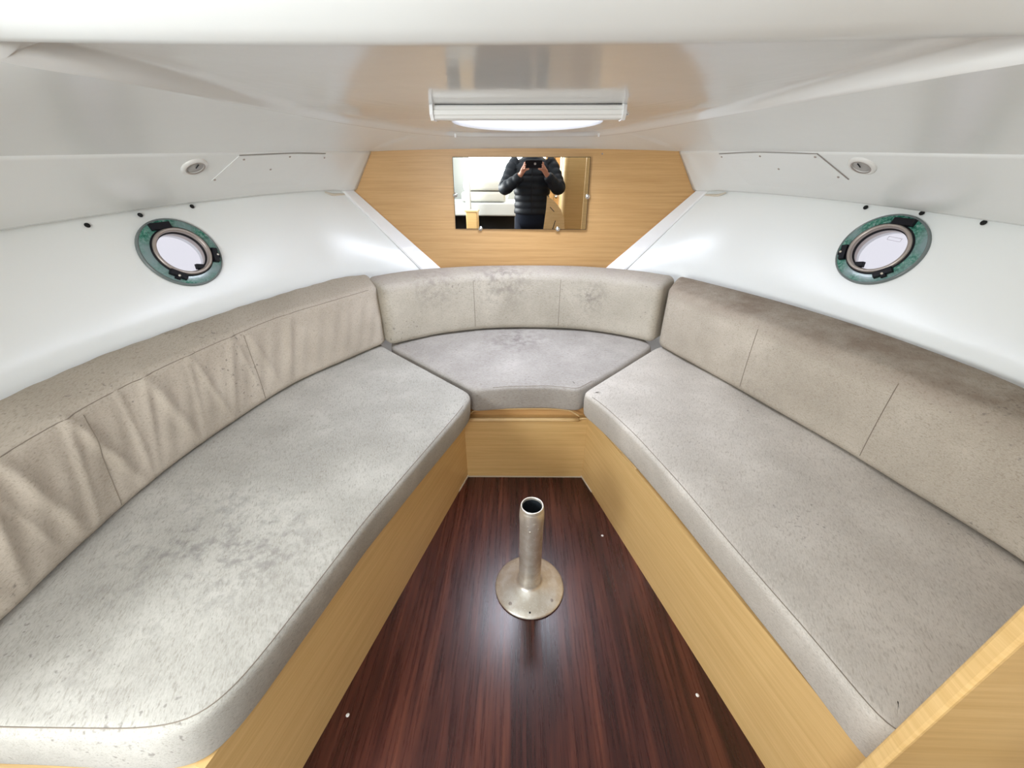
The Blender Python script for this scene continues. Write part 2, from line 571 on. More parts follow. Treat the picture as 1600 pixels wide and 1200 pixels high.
# match outer points to inner ones: parametrise both by angle-like fraction
Oe = np.array([tuple(p) for p in Oc])
iL = int(np.argmin(np.linalg.norm(Bc - np.array((-.40, 1.79, 1.302)), axis=1))); iR = int(np.argmin(np.linalg.norm(Bc - np.array((.385, 1.76, 1.302)), axis=1)))
outer = list(even([tuple(p) for p in out_l], iL + 1)) + list(even([tuple(out_l[-1])] + [tuple(p) for p in mid] + [tuple(out_r[0])], iR - iL + 1))[1:] + list(even([tuple(p) for p in out_r], len(Bc) - iR))[1:]
rings = []
for i in range(len(Bc)):
    a, b = Vector(outer[i]), Vector(Bc[i])
    rings.append([a + (b - a) * t + Vector((0, 0, .010 * math.sin(math.pi * t) * (1 if i < iL or i > iR else .3))) for t in (0, .04, .15, .35, .6, .85, .97, 1)])
cmb = MB(); cmb.loft(rings, False, False)
ceil_root = thing('ceiling', 'white moulded cabin ceiling with a raised glossy centre and a round hatch opening', 'ceiling', kind='structure')
cmb.build('side_flange', M_gel, ceil_root, True)
leak_block = MB()
for (ax_, ay_, bx_, by_) in ((-1.45, .40, 1.45, 1.25), (-1.45, 1.86, 1.45, 2.2), (-1.45, 1.25, -.30, 1.86), (.32, 1.25, 1.45, 1.86)):
    leak_block.box((ax_, ay_, 1.44), (bx_, by_, 1.46))
leak_block.build('deck', M_gel, ceil_root)  # unseen slab added above the ceiling to block stray sky light
# recess, polar around the hatch
aft = [(x, .672, zc(.68)) for x in np.linspace(.71, -.73, 40)][1:-1]
core = [p for p in Bc if p[1] >= .672]
loopB = [tuple(p) for p in core] + aft
M_ = 132
kinds = [1] * len(core) + [0] * len(aft)
rings = []
hc = Vector((HATCH_C[0], HATCH_C[1], 0))
for (p, kd) in zip(loopB, kinds):
    q = Vector((p[0], p[1], 0)); d = q - hc; L = d.length; u = d / L
    ring = []
    r0 = HR
    for s in (0, .05, .12, .2, .3, .4, .5, .6, .7, .8, .88, .94, .97, .985, 1.0):
        rr = r0 + (L - r0) * s; pt = hc + u * rr
        z = zc(pt.y)
        if kd:
            # fillet down to the flange in the last 5 cm (measured radially)
            dd = (L - rr) / max(.03, min(.06, (L - r0) * .5))
            wgt = 1 if dd <= 0 else (0 if dd >= 1 else 1 - (3 * dd * dd - 2 * dd ** 3))
            z = z * (1 - wgt) + p[2] * wgt
        ring.append(Vector((pt.x, pt.y, z)))
    rings.append(ring)
rings.append(rings[0])
MB().loft(rings, False, False).build('raised_panel', M_gel_ceiling, ceil_root, True)

# hatch: collar above the opening, acrylic lid, clamp
hz = zc(HATCH_C[1])
ht = thing('window_3', 'round deck hatch in the ceiling letting in bluish daylight', 'hatch', (HATCH_C[0], HATCH_C[1], hz), kind='structure')
rg = []
for k in range(65):
    a = 2 * math.pi * k / 64
    x, y = HATCH_C[0] + math.cos(a) * HR, HATCH_C[1] + math.sin(a) * HR
    x2, y2 = HATCH_C[0] + math.cos(a) * (HR + .004), HATCH_C[1] + math.sin(a) * (HR + .004)
    z = zc(y)
    rg.append([Vector((x2, y2, z - .0015)), Vector((x, y, z - .003)), Vector((x, y, 1.405))])
MB().loft(rg, False, False).build('collar', M_gel_trim, ht, True)
MB().lathe([(0, 0), (HR + .01, 0), (HR + .01, .008), (0, .008)], (HATCH_C[0], HATCH_C[1], 1.406), (0, 0, 1), 48).build('lid', M_pane, ht)

# blind cassette in front of the hatch
bl = thing('blind_cassette', 'long white blind cassette fixed to the ceiling just aft of the round hatch', 'blind', (0.01, 1.2, 1.30))
x0, x1, yb = -.228, .245, 1.20
prof = [(yb, 1.3295), (yb - .002, 1.3275), (yb - .004, 1.321), (yb - .002, 1.3195), (yb - .006, 1.3185), (yb - .007, 1.3095), (yb - .004, 1.3075), (yb - .002, 1.3020), (yb + .004, 1.2990), (yb + .030, 1.2995), (yb + .034, 1.334), (yb, 1.334)]
MB().loft([[Vector((x, p[0], p[1])) for p in prof] for x in (x0, x1)]).build('case', M_white_pl, bl)
for x, s in ((x0, -1), (x1, 1)):
    prf = [(yb - .010, 1.3290), (yb - .012, 1.3100), (yb + .0, 1.2975), (yb + .036, 1.2975), (yb + .036, 1.334), (yb - .002, 1.3335)]
    MB().loft([[Vector((x, p[0], p[1])) for p in prf], [Vector((x + s * .009, p[0] + .004, p[1])) for p in prf]]).build('end_cap', M_gel_trim, bl)
MB().box((x0 + .004, yb - .003, 1.330), (x1 - .004, yb, 1.3318)).build('shadow_strip', M_dark, bl)  # dark strip painted in for the shadow line above the case
MB().lathe([(0, .004), (.003, .004), (.005, 0)], (x1 + .012, yb, 1.312), (0, -1, 0), 12).build('screw', M_chrome, bl, True)
for (x, y) in ((-.265, 1.80), (.285, 1.79)):
    MB().box((x - .003, y - .003, 1.292), (x + .003, y + .001, 1.304)).build('hook', M_white_pl, bl)

# beam between cabin and saloon
rings = []
bp = [(.685, 1.3625), (.672, 1.352), (.667, 1.341), (.660, 1.3345), (.650, 1.3325), (.636, 1.3345), (.615, 1.342), (.57, 1.366), (.50, 1.41), (.42, 1.49), (.38, 1.58), (.37, 1.78)]
for x in np.linspace(-1.34, 1.34, 68):
    rings.append([Vector((x, y, z + .016 * min(abs(x), .8) ** 2 - .30 * max(0, abs(x) - .77) * (1 if z < 1.7 else 0))) for (y, z) in bp])
o = MB().loft(rings, False, False).build('trim_3', M_gel, None, True, wloc=(0, .6, 1.33))
tag(o, 'bright white rounded ceiling beam across the top of the picture', 'beam', kind='structure')


# ------------------------------------------------------------------ portholes
def porthole(idx, sg, nm):
    c, ty, tz, n = frame(hull, *PH[sg], sg)
    c = c + n * .006
    t = thing(f'window_{idx}', f'round porthole with a teal stained rim in the {nm} hull wall', 'porthole', c, 'portholes in the hull sides', 'structure')
    def L(prof, nm_, m, sm=True):
        q_ = MB().lathe(prof, c, n, 64, tuple(ty))
        q_.v = [c + ty * ((v - c).dot(ty) * 1.03) + tz * ((v - c).dot(tz) * .955) + n * (v - c).dot(n) for v in q_.v]
        return q_.build(nm_, m, t, sm)

    L([(PR, -.008), (PR, .003), (PR - .002, .006), (PR - .006, .0068), (PR - .007, .002)], 'outer_rim', M_rim)
    L([(PR - .006, .005), (PR - .010, .0062), (.088, .0070), (.084, .0072)], 'flange', M_teal)
    L([(.0865, .004), (.0865, .0105), (.0825, .0115), (.081, .004)], 'gasket', M_black)
    L([(.0825, .006), (.082, .015), (.0795, .017), (.074, .017), (.071, .013), (.0705, -.004), (.072, -.03)], 'inner_frame', M_ring)
    L([(.0712, -.004), (.0700, .003), (.0680, .003), (.0680, -.006)], 'pane_gasket', M_black)
    L([(0, -.004), (.0705, -.004), (.0705, -.008), (0, -.008)], 'pane', M_pane, False)
    L([(.0955, -.01), (.0955, -.05), (.075, -.05), (.072, -.008)], 'sleeve', M_gel_trim)

    def blk(name, s0, t0, a, w, h, d0, d1, m=M_black, taper=.85):
        ca, sa = math.cos(a), math.sin(a)
        ev = ty * ca + tz * sa; uv = -ty * sa + tz * ca
        o_ = c + ty * s0 + tz * t0
        low = [o_ + ev * (x * w / 2) + uv * (y * h / 2) + n * d0 for x, y in ((-1, -1), (1, -1), (1, 1), (-1, 1))]
        hi = [o_ + ev * (x * w / 2 * taper) + uv * (y * h / 2 * taper) + n * d1 for x, y in ((-1, -1), (1, -1), (1, 1), (-1, 1))]
        return bevel(MB().loft([low, hi]).build(name, m, t), .0012)

    sf = 1
    blk('hinge', -.018 * sf, .0875, 0, .062, .022, .005, .018, taper=.95)
    for (s0, t0) in ((.090, -.030), (-.058, -.068)):
        a = math.atan2(t0, s0) + math.pi / 2
        lt = blk('latch', s0, t0, a, .050, .018, .006, .020, taper=.95)
        r_ = Vector((s0, t0, 0)).normalized()
        bb = blk('pivot', s0 + r_.x * .008, t0 + r_.y * .008, a, .016, .016, .006, .017); bb.parent = lt
        MB().lathe([(0, .0225), (.003, .022), (.004, .019)], c + ty * (s0 + r_.x * .006) + tz * (t0 + r_.y * .006), n, 12).build('screw', M_alu, lt, True)
    blk('handle_tab', .024, -.056, math.radians(-15), .027, .018, -.002, .010)
    if sg > 0:
        # faint outlined maker's plate on the glass, illegible in the photograph
        for (a0, b0, a1, b1) in ((-.036, .033, .002, .035), (-.036, .043, .002, .045)):
            MB().tube([c + ty * a0 + tz * b0 - n * .0035, c + ty * a1 + tz * b1 - n * .0035], .0006, 6).build('printed_outline', M_print, t)
        for q in (-.036, .002):
            MB().tube([c + ty * q + tz * (.034 + (q + .036) * .05) - n * .0035, c + ty * q + tz * (.044 + (q + .036) * .05) - n * .0035], .0006, 6).build('printed_outline', M_print, t)
    return t


porthole(1, -1, 'left'); porthole(2, 1, 'right')

# ------------------------------------------------------------------ fascia fittings
for sg, nm, y, v in ((-1, 'left', 1.326, .768), (1, 'right', 1.331, .785)):
    c, ty, tz, n = frame(soff, y, v, sg)
    t = thing('ceiling_spotlight', f'small round spotlight set in the {nm} fascia above the porthole', 'light', c)
    k = .90
    MB().lathe([(.042 * k, -.001), (.042 * k, .003), (.038 * k, .006), (.031 * k, .007), (.028 * k, .005), (.027 * k, .002)], c, n, 40).build('bezel', M_white_pl, t, True)
    MB().lathe([(.0315 * k, .0060), (.0300 * k, .0078), (.0262 * k, .006)], c, n, 40).build('ring', M_ring, t, True)
    MB().lathe([(0, .0065), (.018 * k, .006), (.027 * k, .003)], c, n, 32).build('lens', M_lens, t, True)
    MB().tube([c + n * .007 + tz * .002, c + n * .009 + tz * .022], .0014, 6).build('toggle', M_black, t)

for sg, nm, pts, scr in (
        (-1, 'left', [(1.772, .945), (1.61, .962), (1.425, .935), (1.427, .48), (1.56, .22), (1.80, .22)], [(1.453, .874), (1.615, .904), (1.788, .866), (1.595, .647), (1.432, .50)]),
        (1, 'right', [(1.815, .93), (1.625, .975), (1.420, .96), (1.417, .52), (1.56, .22), (1.82, .22)], [(1.815, .881), (1.628, .911), (1.435, .919), (1.612, .655), (1.435, .56)])):
    y0, v0 = 1.62, .6
    c, ty, tz, n = frame(soff, y0, v0, sg)
    t = thing('access_panel', f'flush white inspection panel with five screws in the {nm} fascia', 'panel', c)
    hgt = [.002, .002, .002, .0015, .0003, .0003]
    # dense outline so that it follows the curved fascia
    P, Hh = [], []
    for i in range(len(pts)):
        a, b = pts[i], pts[(i + 1) % len(pts)]
        for s in np.linspace(0, 1, 8, endpoint=False):
            P.append((a[0] + (b[0] - a[0]) * s, a[1] + (b[1] - a[1]) * s)); Hh.append(hgt[i] + (hgt[(i + 1) % len(pts)] - hgt[i]) * s)
    cy, cv = sum(p[0] for p in P) / len(P), sum(p[1] for p in P) / len(P)
    V, F = [], []
    K = [1.0, .997, .66, .33]
    for kk in range(5):
        for (p, h) in zip(P, Hh):
            kf = ([1.0] + K)[kk]
            yy, vv = cy + (p[0] - cy) * kf, cv + (p[1] - cv) * kf
            nn = frame(soff, yy, vv, sg)[3]
            V.append(soff(yy, vv, sg) + nn * ((-.002 if kk == 0 else h if kk < 3 else .002)))
    V.append(soff(cy, cv, sg) + n * .002)
    m_ = len(P)
    for kk in range(4):
        F += [(kk * m_ + i, kk * m_ + (i + 1) % m_, (kk + 1) * m_ + (i + 1) % m_, (kk + 1) * m_ + i) for i in range(m_)]
    F += [(4 * m_ + i, 4 * m_ + (i + 1) % m_, 5 * m_) for i in range(m_)]
    mk('plate', V, F, M_gel, t, False)
    seam = [soff(p[0], p[1] + .012, sg) + frame(soff, p[0], p[1], sg)[3] * .0012 for p in crv(pts[:3], 14)]
    if sg > 0: seam += [soff(pts[3][0] - .004, pts[3][1], sg) + n * .0012]
    MB().tube(seam, .0018, 6).build('seam_gap', pm('seam_shadow', (.30, .28, .26, 1), .9)[0], t)
    for (y, v) in scr:
        cc, a_, b_, nn = frame(soff, y, v, sg)
        MB().lathe([(0, .0048), (.003, .0042), (.004, .002)], cc, nn, 10).build('screw', M_ring, t, True)

# ------------------------------------------------------------------ bow mirror
mw0, mw1, mz0, mz1 = -.3325, .3085, .919, 1.2285
mt = thing('wall_mirror', 'frameless rectangular mirror clipped to the oak bulkhead', 'mirror', (-.012, 2.106, .919))
rot = math.radians(-1.05)   # bulkhead mirror sits a touch askew


def mpt(x, y, z):
    dx = x + .012
    return Vector((-.012 + dx * math.cos(rot) - (y) * math.sin(rot), 2.106 + dx * math.sin(rot) + y * math.cos(rot), z))


q = [mpt(-.3290, 0, 1.2285), mpt(.3055, 0, 1.2285), mpt(.3120, 0, .919), mpt(-.3350, 0, .919)]
MB().prism(q, (0, .006, 0)).build('glass', M_mirror, mt)
q2 = [p + Vector((s * .0018, .0012, r * .0018)) for p, s, r in zip(q, (-1, 1, 1, -1), (1, 1, -1, -1))]
MB().prism(q2, (0, .0075, 0)).build('edge', M_black, mt)
for (x, z) in ((-.329, 1.071), (.308, 1.066), (-.211, .918), (.174, .918)):
    p = mpt(x, .008, z)
    MB().lathe([(.011, 0), (.011, .010), (.0085, .014), (.004, .0155), (0, .016)], p, (0, -1, 0), 20).build('clip', M_chrome, mt, True)


# ------------------------------------------------------------------ cushions
def loft_cushion(F, B, z0, zf, zb, r, N_=70, NZ=12, folds=None, bulge=.008, rnd=6, topbulge=.006):
    """F, B: front and back plan curves; returns verts, faces and the front-face function"""
    F = crv(F, 400); B = crv(B, 400)
    LF = np.linalg.norm(np.diff(F, axis=0), axis=1).sum()
    st = []
    for j in range(rnd):
        th = math.pi / 2 * j / rnd
        st.append((r * (1 - math.cos(th)) / LF, r * (1 - math.sin(th))))
    for s in np.linspace(r / LF, 1 - r / LF, N_): st.append((s, 0))
    for j in range(rnd - 1, -1, -1):
        th = math.pi / 2 * j / rnd
        st.append((1 - r * (1 - math.cos(th)) / LF, r * (1 - math.sin(th))))
    rings = []
    for (s, e) in st:
        k = s * 399; i = min(int(k), 398); f_ = k - i
        pf = F[i] * (1 - f_) + F[i + 1] * f_; pb = B[i] * (1 - f_) + B[i + 1] * f_
        wv = pb - pf; wd = np.linalg.norm(wv); wn = wv / wd
        zt = lambda u: zf + (zb - zf) * u / wd
        rc = max(r - e, .006)
        lo, hi = e, wd - e
        sec = []   # (u, z) starting front-bottom going up
        za = z0 + e
        f_top = zt(lo) - e; b_top = zt(hi) - e

        def arc(cu, cz, a0, a1, n=5):
            return [(cu + rc * math.cos(a0 + (a1 - a0) * q / n), cz + rc * math.sin(a0 + (a1 - a0) * q / n)) for q in range(n + 1)]

        zlo, zhi = za + rc, f_top - rc
        sec += arc(lo + rc, zlo, math.radians(270), math.radians(180))
        fr = [(lo, zlo + (zhi - zlo) * q / NZ) for q in range(1, NZ)]
        sec += fr
        sec += arc(lo + rc, zhi, math.radians(180), math.radians(90))
        sec += [(lo + rc + (hi - lo - 2 * rc) * q / 5, f_top + (b_top - f_top) * q / 5) for q in range(1, 5)]
        sec += arc(hi - rc, b_top - rc, math.radians(90), math.radians(0))
        sec += [(hi, b_top - rc + (zlo - b_top + rc) * q / 3) for q in range(1, 3)]
        sec += arc(hi - rc, zlo, math.radians(0), math.radians(-90))
        ring = []
        for (u, z) in sec:
            hv = (z - z0) / (zf - z0)
            fw = max(0.0, 1 - (u - lo) / .05)
            du = -bulge * math.sin(math.pi * min(1, max(0, hv))) * fw * (1 if e == 0 else .6)
            dz = 0
            if folds:
                fu, fz = folds(s, hv, fw, u / wd)
                du += fu; dz += fz
            p = pf + wn * (u + du)
            tb = topbulge * math.sin(math.pi * min(1, max(0, u / wd))) if z > zf - .03 else 0
            ring.append(Vector((p[0], p[1], z + dz + tb)))
        rings.append(ring)

    def front(s, hv, off=.0):
        k = s * 399; i = min(int(k), 398); f2 = k - i
        pf = F[i] * (1 - f2) + F[i + 1] * f2; pb = B[i] * (1 - f2) + B[i + 1] * f2
        wn = (pb - pf) / np.linalg.norm(pb - pf)
        z = z0 + (zf - z0) * hv
        du = -bulge * math.sin(math.pi * hv)
        if hv * (zf - z0) < r: du += r - math.sqrt(max(0, r * r - (r - hv * (zf - z0)) ** 2))
        if (1 - hv) * (zf - z0) < r: du += r - math.sqrt(max(0, r * r - (r - (1 - hv) * (zf - z0)) ** 2))
        if folds: du += folds(s, hv, 1, 0)[0]
        p = pf + wn * (du - off)
        return Vector((p[0], p[1], z))
    return rings, front


def seam_v(parent, front, s, h0=.10, h1=.90, lean=0.0):
    pts = [front(s + lean * t, h0 + (h1 - h0) * t, .0004) for t in np.linspace(0, 1, 24)]
    MB().tube(pts, .0009, 6).build('seam', M_seam, parent, True)


def seam_h(parent, front, hv, s0=.03, s1=.97, rad=.0012):
    pts = [front(s, hv, .0003) for s in np.linspace(s0, s1, 90)]
    MB().tube(pts, rad, 6).build('top_seam', M_seam, parent, True)


# left back cushion with folds in its loose cover
FOLD = [(.27, .55, .018, .012, -.03), (.33, .50, .014, .008, .03), (.415, .62, .016, .014, -.035), (.455, .45, .010, .008, .02), (.53, .6, .017, .012, .025), (.575, .5, .012, .009, -.03),
        (.64, .6, .015, .013, .03), (.685, .55, .011, .010, -.025), (.73, .6, .016, .013, .02), (.785, .5, .012, .009, -.02), (.83, .55, .014, .010, .02), (.37, .7, .010, .006, .02),
        (.60, .75, .008, .007, -.01), (.49, .75, .008, .006, -.02), (.76, .75, .008, .006, .015)]


def folds(s, hv, fw, u):
    if fw <= 0:
        return 0, .0015 * math.sin(s * 95 + 6 * u) * math.sin(s * 41 + 4 * u) if 0.1 < u < .95 and hv > .8 else 0
    a = 0
    for (c0, ln, wd_, dp, lean) in FOLD:
        cc = c0 + lean * (hv - .5) * 1.6
        g = math.exp(-((s - cc) / (wd_ * .55)) ** 2)
        env = math.sin(math.pi * min(1, max(0, hv))) ** .5 * (.35 + .65 * hv)
        a -= dp * g * env * 1.25
    a += .0025 * math.sin(s * 160 + 9 * hv) * math.sin(math.pi * hv)
    return (a + .004) * fw, 0


LF_ = [(-.632, 1.712), (-.745, 1.52), (-.862, 1.305), (-.93, 1.03), (-.962, .80), (-.958, .58), (-.94, .40), (-.92, .12)]
LB_ = [(-.725, 1.868), (-.85, 1.769), (-1.001, 1.437), (-1.098, 1.128), (-1.145, .90), (-1.145, .70), (-1.13, .45), (-1.11, .12)]
rings, front = loft_cushion(LF_, LB_, .459, .735, .752, .028, 230, 22, folds, .006)
# end near the bow first in the curve
t = thing('back_cushion', 'left-hand back cushion with creased loose linen cover along the left hull wall', 'cushion', (-1.0, .9, .452))
MB().loft(rings).build('cover', M_fab_l, t, True)
seam_h(t, front, .965, .03, .985)
seam_v(t, front, .665, .06, .93, -.02)
seam_v(t, front, .36, .06, .93)

RF_ = [(.634, 1.722), (.682, 1.60), (.775, 1.385), (.854, 1.185), (.937, .975), (.990, .805), (1.033, .675), (1.064, .54), (1.08, .30)]
RB_ = [(.725, 1.872), (.815, 1.745), (.949, 1.528), (1.045, 1.33), (1.117, 1.125), (1.160, .92), (1.168, .78), (1.175, .62), (1.175, .30)]
rings, front = loft_cushion(RF_, RB_, .459, .735, .752, .028, 110, 12, None, .006)
t = thing('back_cushion', 'right-hand back cushion with a smooth cover and a brown grimy top edge', 'cushion', (1.0, .9, .452))
MB().loft(rings).build('cover', M_fab_r, t, True)
seam_v(t, front, .305, .08, .90)
seam_v(t, front, .585, .08, .92)

CF_ = [(-.606, 1.684), (-.49, 1.768), (-.367, 1.842), (-.179, 1.901), (.005, 1.922), (.214, 1.916), (.371, 1.880), (.50, 1.822), (.614, 1.745)]
CB_ = [(-.715, 1.800), (-.59, 1.912), (-.45, 1.985), (-.23, 2.045), (-.004, 2.066), (.252, 2.060), (.45, 2.010), (.59, 1.945), (.712, 1.850)]
rings, front = loft_cushion(CF_, CB_, .460, .738, .752, .028, 90, 12, None, .004)
t = thing('back_cushion', 'curved back cushion in the bow beneath the mirror', 'cushion', (0, 1.99, .456))
MB().loft(rings).build('cover', M_fab_cb, t, True)
seam_v(t, front, .325, .08, .92)
seam_v(t, front, .645, .08, .92)


def seat_cushion(name, label, top, shift, z0, z1, mat, r=.022, crown=.002, seam=None):
    """top: closed plan outline; shift: per-point offset of the lower edge"""
    A = np.array(top, float); Bm = A + np.array(shift, float)
    # round the corners a little and densify
    n = len(A)
    dens, densb = [], []
    for i in range(n):
        for s in np.linspace(0, 1, 12, endpoint=False):
            dens.append(A[i] * (1 - s) + A[(i + 1) % n] * s); densb.append(Bm[i] * (1 - s) + Bm[(i + 1) % n] * s)
    D = np.array(dens); E_ = np.array(densb)
    dd = np.r_[0, np.cumsum(np.linalg.norm(np.diff(np.vstack([D, D[:1]]), axis=0), axis=1))]
    m = 260
    qs = np.linspace(0, dd[-1], m, endpoint=False)
    D2 = np.vstack([D, D[:1]]); E2 = np.vstack([E_, E_[:1]])
    D = np.stack([np.interp(qs, dd, D2[:, k]) for k in (0, 1)], 1); E_ = np.stack([np.interp(qs, dd, E2[:, k]) for k in (0, 1)], 1)
    for _ in range(5):
        D = (np.roll(D, 1, 0) + 2 * D + np.roll(D, -1, 0)) / 4; E_ = (np.roll(E_, 1, 0) + 2 * E_ + np.roll(E_, -1, 0)) / 4
    tg = np.roll(D, -1, 0) - np.roll(D, 1, 0); tg /= np.linalg.norm(tg, axis=1)[:, None]
    nrm = np.stack([-tg[:, 1], tg[:, 0]], 1)
    area_ = .5 * np.sum(D[:, 0] * np.roll(D[:, 1], -1) - np.roll(D[:, 0], -1) * D[:, 1])
    if area_ < 0: nrm = -nrm         # now points inwards
    lev = []
    K = 5
    for j in range(K + 1):
        th = math.pi / 2 * j / K
        lev.append((z0 + r * .6 * (1 - math.cos(math.pi / 2 - math.pi / 2 * (1 - j / K))) if False else z0 + r * .6 * (1 - math.sin(math.pi / 2 - th)), r * .6 * (1 - math.sin(th))))
    for f_ in (.3, .5, .7): lev.append((z0 + (z1 - z0) * f_, -.002))
    for j in range(K + 1):
        th = math.pi / 2 * j / K
        lev.append((z1 - r + r * math.sin(th), r * (1 - math.cos(th))))
    lev += [(z1 + .0015, r + .012), (z1 + .003, r + .035)]
    rings = []
    for (z, ins) in lev:
        f_ = (z - z0) / (z1 - z0); f_ = min(1, max(0, f_)) ** 1.0
        P_ = E_ * (1 - f_) + D * f_ + nrm * ins
        rings.append([Vector((p[0], p[1], z)) for p in P_])
    c = A.mean(0)
    t = thing(name, label, 'cushion', (c[0], c[1], z0))
    mbx = MB(); mbx.loft(rings, False)
    last = rings[-1]
    step = .03
    inner = []
    L2 = [(p.x, p.y) for p in last]
    LA = np.array(L2)

    def inside(x, y):
        r_ = False
        for i in range(len(L2)):
            (xa, ya), (xb, yb) = L2[i], L2[i - 1]
            if (ya > y) != (yb > y) and x < (xb - xa) * (y - ya) / (yb - ya) + xa: r_ = not r_
        return r_
    for x in np.arange(LA[:, 0].min(), LA[:, 0].max(), step):
        for y in np.arange(LA[:, 1].min(), LA[:, 1].max(), step):
            if inside(x, y) and np.min(np.hypot(LA[:, 0] - x, LA[:, 1] - y)) > .014: inner.append((x, y))
    allp = [Vector(p) for p in L2 + inner]
    vo, eo, fo, *_r = delaunay_2d_cdt(allp, [], [list(range(len(L2)))], 1, 1e-6)
    zt = last[0].z
    wav = lambda x, y: .0025 * math.sin(x * 17 + y * 9) * math.sin(y * 13 - x * 5)
    V3 = []
    for p in vo:
        dm = float(np.min(np.hypot(LA[:, 0] - p.x, LA[:, 1] - p.y)))
        k_ = min(1, dm / .10)
        V3.append(Vector((p.x, p.y, zt + k_ * k_ * (3 - 2 * k_) * (crown * .6 + wav(p.x, p.y)))))
    mbx.add(V3, [tuple(f) for f in fo])
    bot = rings[0]; mbx.add(bot, [tuple(range(len(bot)))])
    co = mbx.build('cover', mat, t, True)
    bm = bmesh.new(); bm.from_mesh(co.data)
    bmesh.ops.remove_doubles(bm, verts=bm.verts, dist=1e-5)
    bmesh.ops.recalc_face_normals(bm, faces=bm.faces)
    bm.to_mesh(co.data); bm.free()
    if seam:
        s0, s1 = seam
        pts = [Vector((*(D[i] + nrm[i] * r * .55), z1 - r * .12)) for i in range(m) if s0 <= i / m <= s1]
        MB().tube(pts, .0010, 5).build('top_seam', M_seam, t, True)
    return t


LT = [(-.185, 1.285), (-.184, 1.245), (-.200, 1.166), (-.285, .904), (-.363, .664), (-.404, .498), (-.431, .392), (-.452, .322), (-.478, .278), (-.515, .257), (-.581, .249), (-.774, .246), (-1.02, .246),
      (-1.10, .30), (-1.12, .6), (-1.10, .9), (-1.05, 1.128), (-.95, 1.40), (-.82, 1.68), (-.72, 1.80), (-.622, 1.688)]
LS = [(-.008, .02), (-.012, .01), (-.022, 0)] + [(-.028, 0)] * 4 + [(-.026, -.004), (-.02, -.004), (-.006, -.004), (0, -.006)] + [(0, 0)] * 10
seat_cushion('seat_cushion', 'long left-hand seat cushion with grey stains and a rounded near corner', LT, LS, .332, .450, M_fab_ls, .020, seam=(.02, .42))
RT = [(.230, 1.298), (.266, 1.245), (.30, 1.175), (.357, 1.03), (.42, .82), (.475, .60), (.522, .43), (.555, .29), (.575, .268), (.75, .262), (1.05, .262), (1.12, .40), (1.12, .7), (1.10, .95), (1.04, 1.2), (.95, 1.42), (.83, 1.66), (.735, 1.79), (.632, 1.735)]
RS = [(.008, .03), (.012, .01), (.014, 0), (.014, 0), (.018, 0), (.024, 0), (.024, 0), (.022, 0), (.01, 0)] + [(0, 0)] * 10
seat_cushion('seat_cushion', 'long right-hand seat cushion, evenly grey, beside the wooden doorway partition', RT, RS, .332, .450, M_fab_rs, .020, seam=(.01, .36))
CT = [(-.178, 1.303), (-.034, 1.328), (.115, 1.336), (.222, 1.314), (.42, 1.515), (.622, 1.745), (.60, 1.87), (.46, 1.985), (.26, 2.035), (0, 2.045), (-.24, 2.025), (-.46, 1.955), (-.64, 1.81), (-.612, 1.697), (-.395, 1.50)]
CS = [(-.006, .004), (0, .006), (0, .004), (.004, .006)] + [(0, 0)] * 11
seat_cushion('seat_cushion', 'small fan-shaped seat cushion in the bow between the two long ones', CT, CS, .347, .452, M_fab_cs, .018, seam=(.02, .16))

# ------------------------------------------------------------------ bench bases
FL0, FL1 = (-.228, 1.328), (-.5125, .25)
FR0, FR1 = (.272, 1.337), (.607, .25)
for sg, nm, P0, P1 in ((-1, 'left', FL0, FL1), (1, 'right', FR0, FR1)):
    t = thing('bench_base', f'light oak bench front under the {nm}-hand seat cushion', 'bench', (P1[0], P1[1], 0))
    d = Vector((P0[0] - P1[0], P0[1] - P1[1], 0)).normalized(); nn = Vector((d.y, -d.x, 0))
    if nn.x * sg < 0: nn = -nn       # outboard
    a, b = Vector((*P0, 0)), Vector((*P1, 0))
    zt = .331 if sg < 0 else .326
    MB().prism([a, b, b + nn * .018, a + nn * .018], (0, 0, zt)).build('front_panel', M_oak2, t)
    if sg > 0:
        path = [Vector((.238, 1.331, .308)), Vector((.262, 1.322, .316)), Vector((.286, 1.292, .322)), Vector((.304, 1.24, .324))] + [a + (b - a) * s + Vector((0, 0, .324)) for s in (.10, .2, .3)]
        for kk, pp in enumerate(path[4:]): pp += nn * (.004 + .004 * kk)
        pts = [Vector(p) for p in crv([tuple(p) for p in path], 40)]
        MB().tube(pts, .0045, 8).build('edge_moulding', M_oak_edge, t, True)
        plan = [a + nn * .018, b + nn * .018, Vector((1.05, .25, 0)), Vector((1.08, .8, 0)), Vector((.9, 1.45, 0)), Vector((.62, 1.72, 0)), Vector((.26, 1.40, 0))]
    else:
        plan = [a + nn * .018, b + nn * .018, Vector((-1.05, .25, 0)), Vector((-1.08, .8, 0)), Vector((-.9, 1.45, 0)), Vector((-.60, 1.68, 0)), Vector((-.25, 1.38, 0))]
    MB().prism([p + Vector((0, 0, .305)) for p in plan], (0, 0, .022)).build('seat_board', M_oak2, t)
    e0, e1 = b + nn * .018, Vector((sg * 1.05, .25, 0))
    MB().prism([b + Vector((0, -.001, 0)), e1 + Vector((0, -.001, 0)), e1 + Vector((0, .018, 0)), b + nn * .018 + Vector((0, .018, 0))], (0, 0, .328)).build('end_panel', M_oak_edge, t)
    MB().prism([a - nn * .0, a + d * -.10, a + d * -.10 - nn * .002, a - nn * .004], (0, 0, .006)).build('sealant_bead', M_sealant, t)

